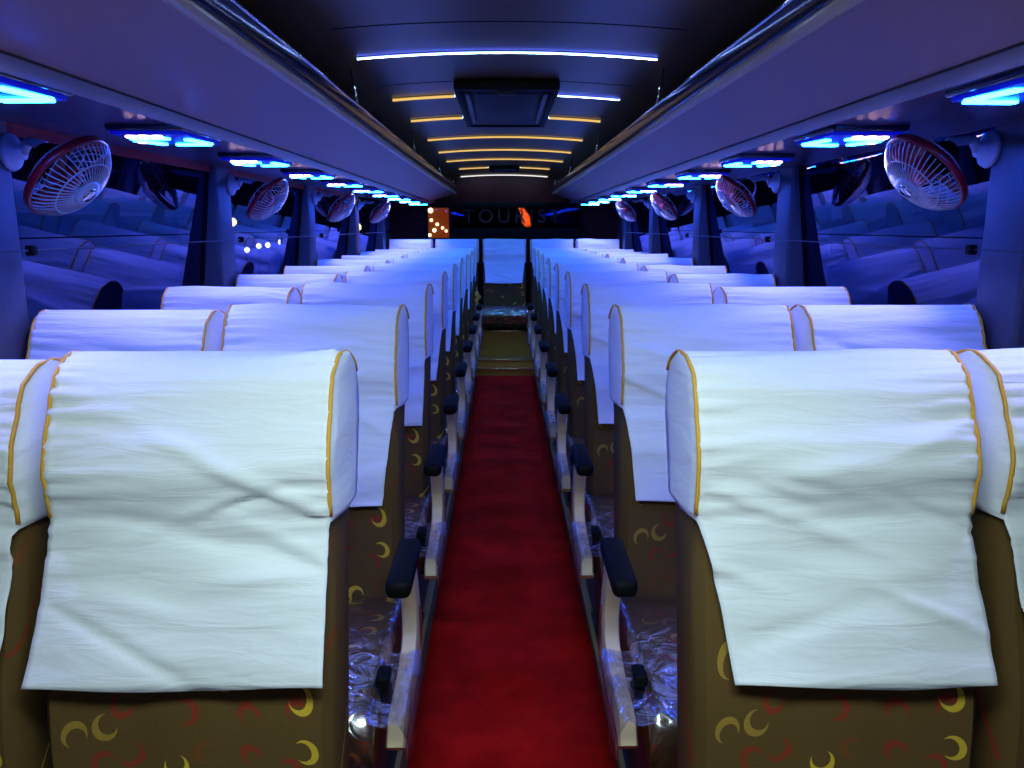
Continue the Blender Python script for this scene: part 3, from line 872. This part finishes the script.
# small yellow blooms tied at the arm of the rear left aisle seat
t = empty('yellow_ornament', (-.262, 7.60, .62)); tag(t, 'small bunch of yellow blooms hanging beside the middle rear seat', 'ornament')
YEL = mat('yellow_bloom', (.85, .48, .03), .5, bump=.5, bscale=90)
for dx, dz, r in ((0, .075, .022), (.018, .045, .024), (-.004, .012, .022), (.006, -.02, .018)):
    bm = bmesh.new(); bmesh.ops.create_icosphere(bm, subdivisions=2, radius=r)
    for v in bm.verts: v.co *= 1 + .18 * noise.noise(v.co * 90); v.co += Vector((dx, 0, dz))
    obj('bloom', bm, YEL, t)
bm = bmesh.new(); tube(bm, [(0, .012, .14), (.003, .010, .06), (.004, .008, -.02)], .003, 6); obj('string', bm, CREAM, t)

# ------------------------------------------------------------------ outside, seen through the glass
bm = bmesh.new(); box(bm, -60, 60, -20, 90, -1.3, -1.2); S(obj('ground', bm, mat('night_asphalt', (.03, .03, .035), .8, vary=.3, bscale=1), smooth=False))
WL = emissive('white_street_lamp', (1.0, .9, .85), 40); YL = emissive('yellow_street_lamp', (1.0, .8, .12), 30)
def lamp_post(x, y, z, r, m, lab):
    t = empty('street_lamp', (x, y, -1.2)); tag(t, lab, 'street lamp')
    bm = bmesh.new(); tube(bm, [(0, 0, 0), (0, 0, z + 1.2 - r)], .05, 8); obj('pole', bm, BLACK, t)
    bm = bmesh.new(); bmesh.ops.create_icosphere(bm, subdivisions=2, radius=r, matrix=Matrix.Translation((0, 0, z + 1.2))); obj('lamp_head', bm, m, t)
for i, (u, v) in enumerate(((-257, -24), (-245, -20), (-236, -19), (-223, -16))):
    D = 30.0; lamp_post(u / 821 * D, D, CAMZ + v * D / 837, .09, WL, 'small white lamp outside the left windows, %s from the left' % nth[i])
for i, (u, v) in enumerate(((-270, 4), (-146, -1), (-122, -2))):
    D = 30.0; lamp_post(u / 821 * D, D, CAMZ + v * D / 837, .16, YL, 'yellow lamp outside the left windows, %s from the left' % nth[i])
# orange-lit stall behind the bus
t = empty('street_stall', (-1.16, 14.0, -1.2)); tag(t, 'orange-lit roadside stall seen through the rear window, left end', 'stall')
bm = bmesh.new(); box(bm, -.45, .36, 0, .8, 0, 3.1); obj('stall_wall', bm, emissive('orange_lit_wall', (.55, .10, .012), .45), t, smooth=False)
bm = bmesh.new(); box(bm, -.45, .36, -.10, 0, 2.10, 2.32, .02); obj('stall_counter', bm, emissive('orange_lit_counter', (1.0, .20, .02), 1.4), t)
bm = bmesh.new(); box(bm, .36, 2.6, 0, .8, 0, 2.9); box(bm, -.95, -.45, 0, .8, 0, 2.9); obj('dark_side_wall', bm, BLACK, t, smooth=False)
BULB = emissive('warm_bulb', (1.0, .62, .3), 9)
for x, z, r in ((-.08, 2.78, .045), (-.21, 2.68, .028), (-.07, 2.62, .028), (.03, 2.55, .028), (.12, 2.49, .026), (.18, 2.44, .024), (-.02, 2.45, .035), (-.10, 2.37, .03)):
    bm = bmesh.new(); bmesh.ops.create_icosphere(bm, subdivisions=2, radius=r, matrix=Matrix.Translation((x, -.04, z))); obj('bulb', bm, BULB, t)
t = empty('flame_reflection', (.33, 12.0, -1.2)); tag(t, 'bright orange flame-like reflection, modelled as a lamp behind the dark rear window', 'lamp')  # added lamp standing in for an elongated orange reflection in the glass
bm = bmesh.new(); tube(bm, [(0, .06, 0), (0, .06, 2.6)], .02, 8); obj('pole', bm, BLACK, t)
bm = bmesh.new(); tube(bm, [(-.10, 0, 2.86), (-.06, 0, 2.74), (.0, 0, 2.6), (.03, 0, 2.52)], .03, 10, rr=[.018, .045, .075, .04]); obj('flame', bm, emissive('reflected_orange', (1.0, .33, .04), 110), t)
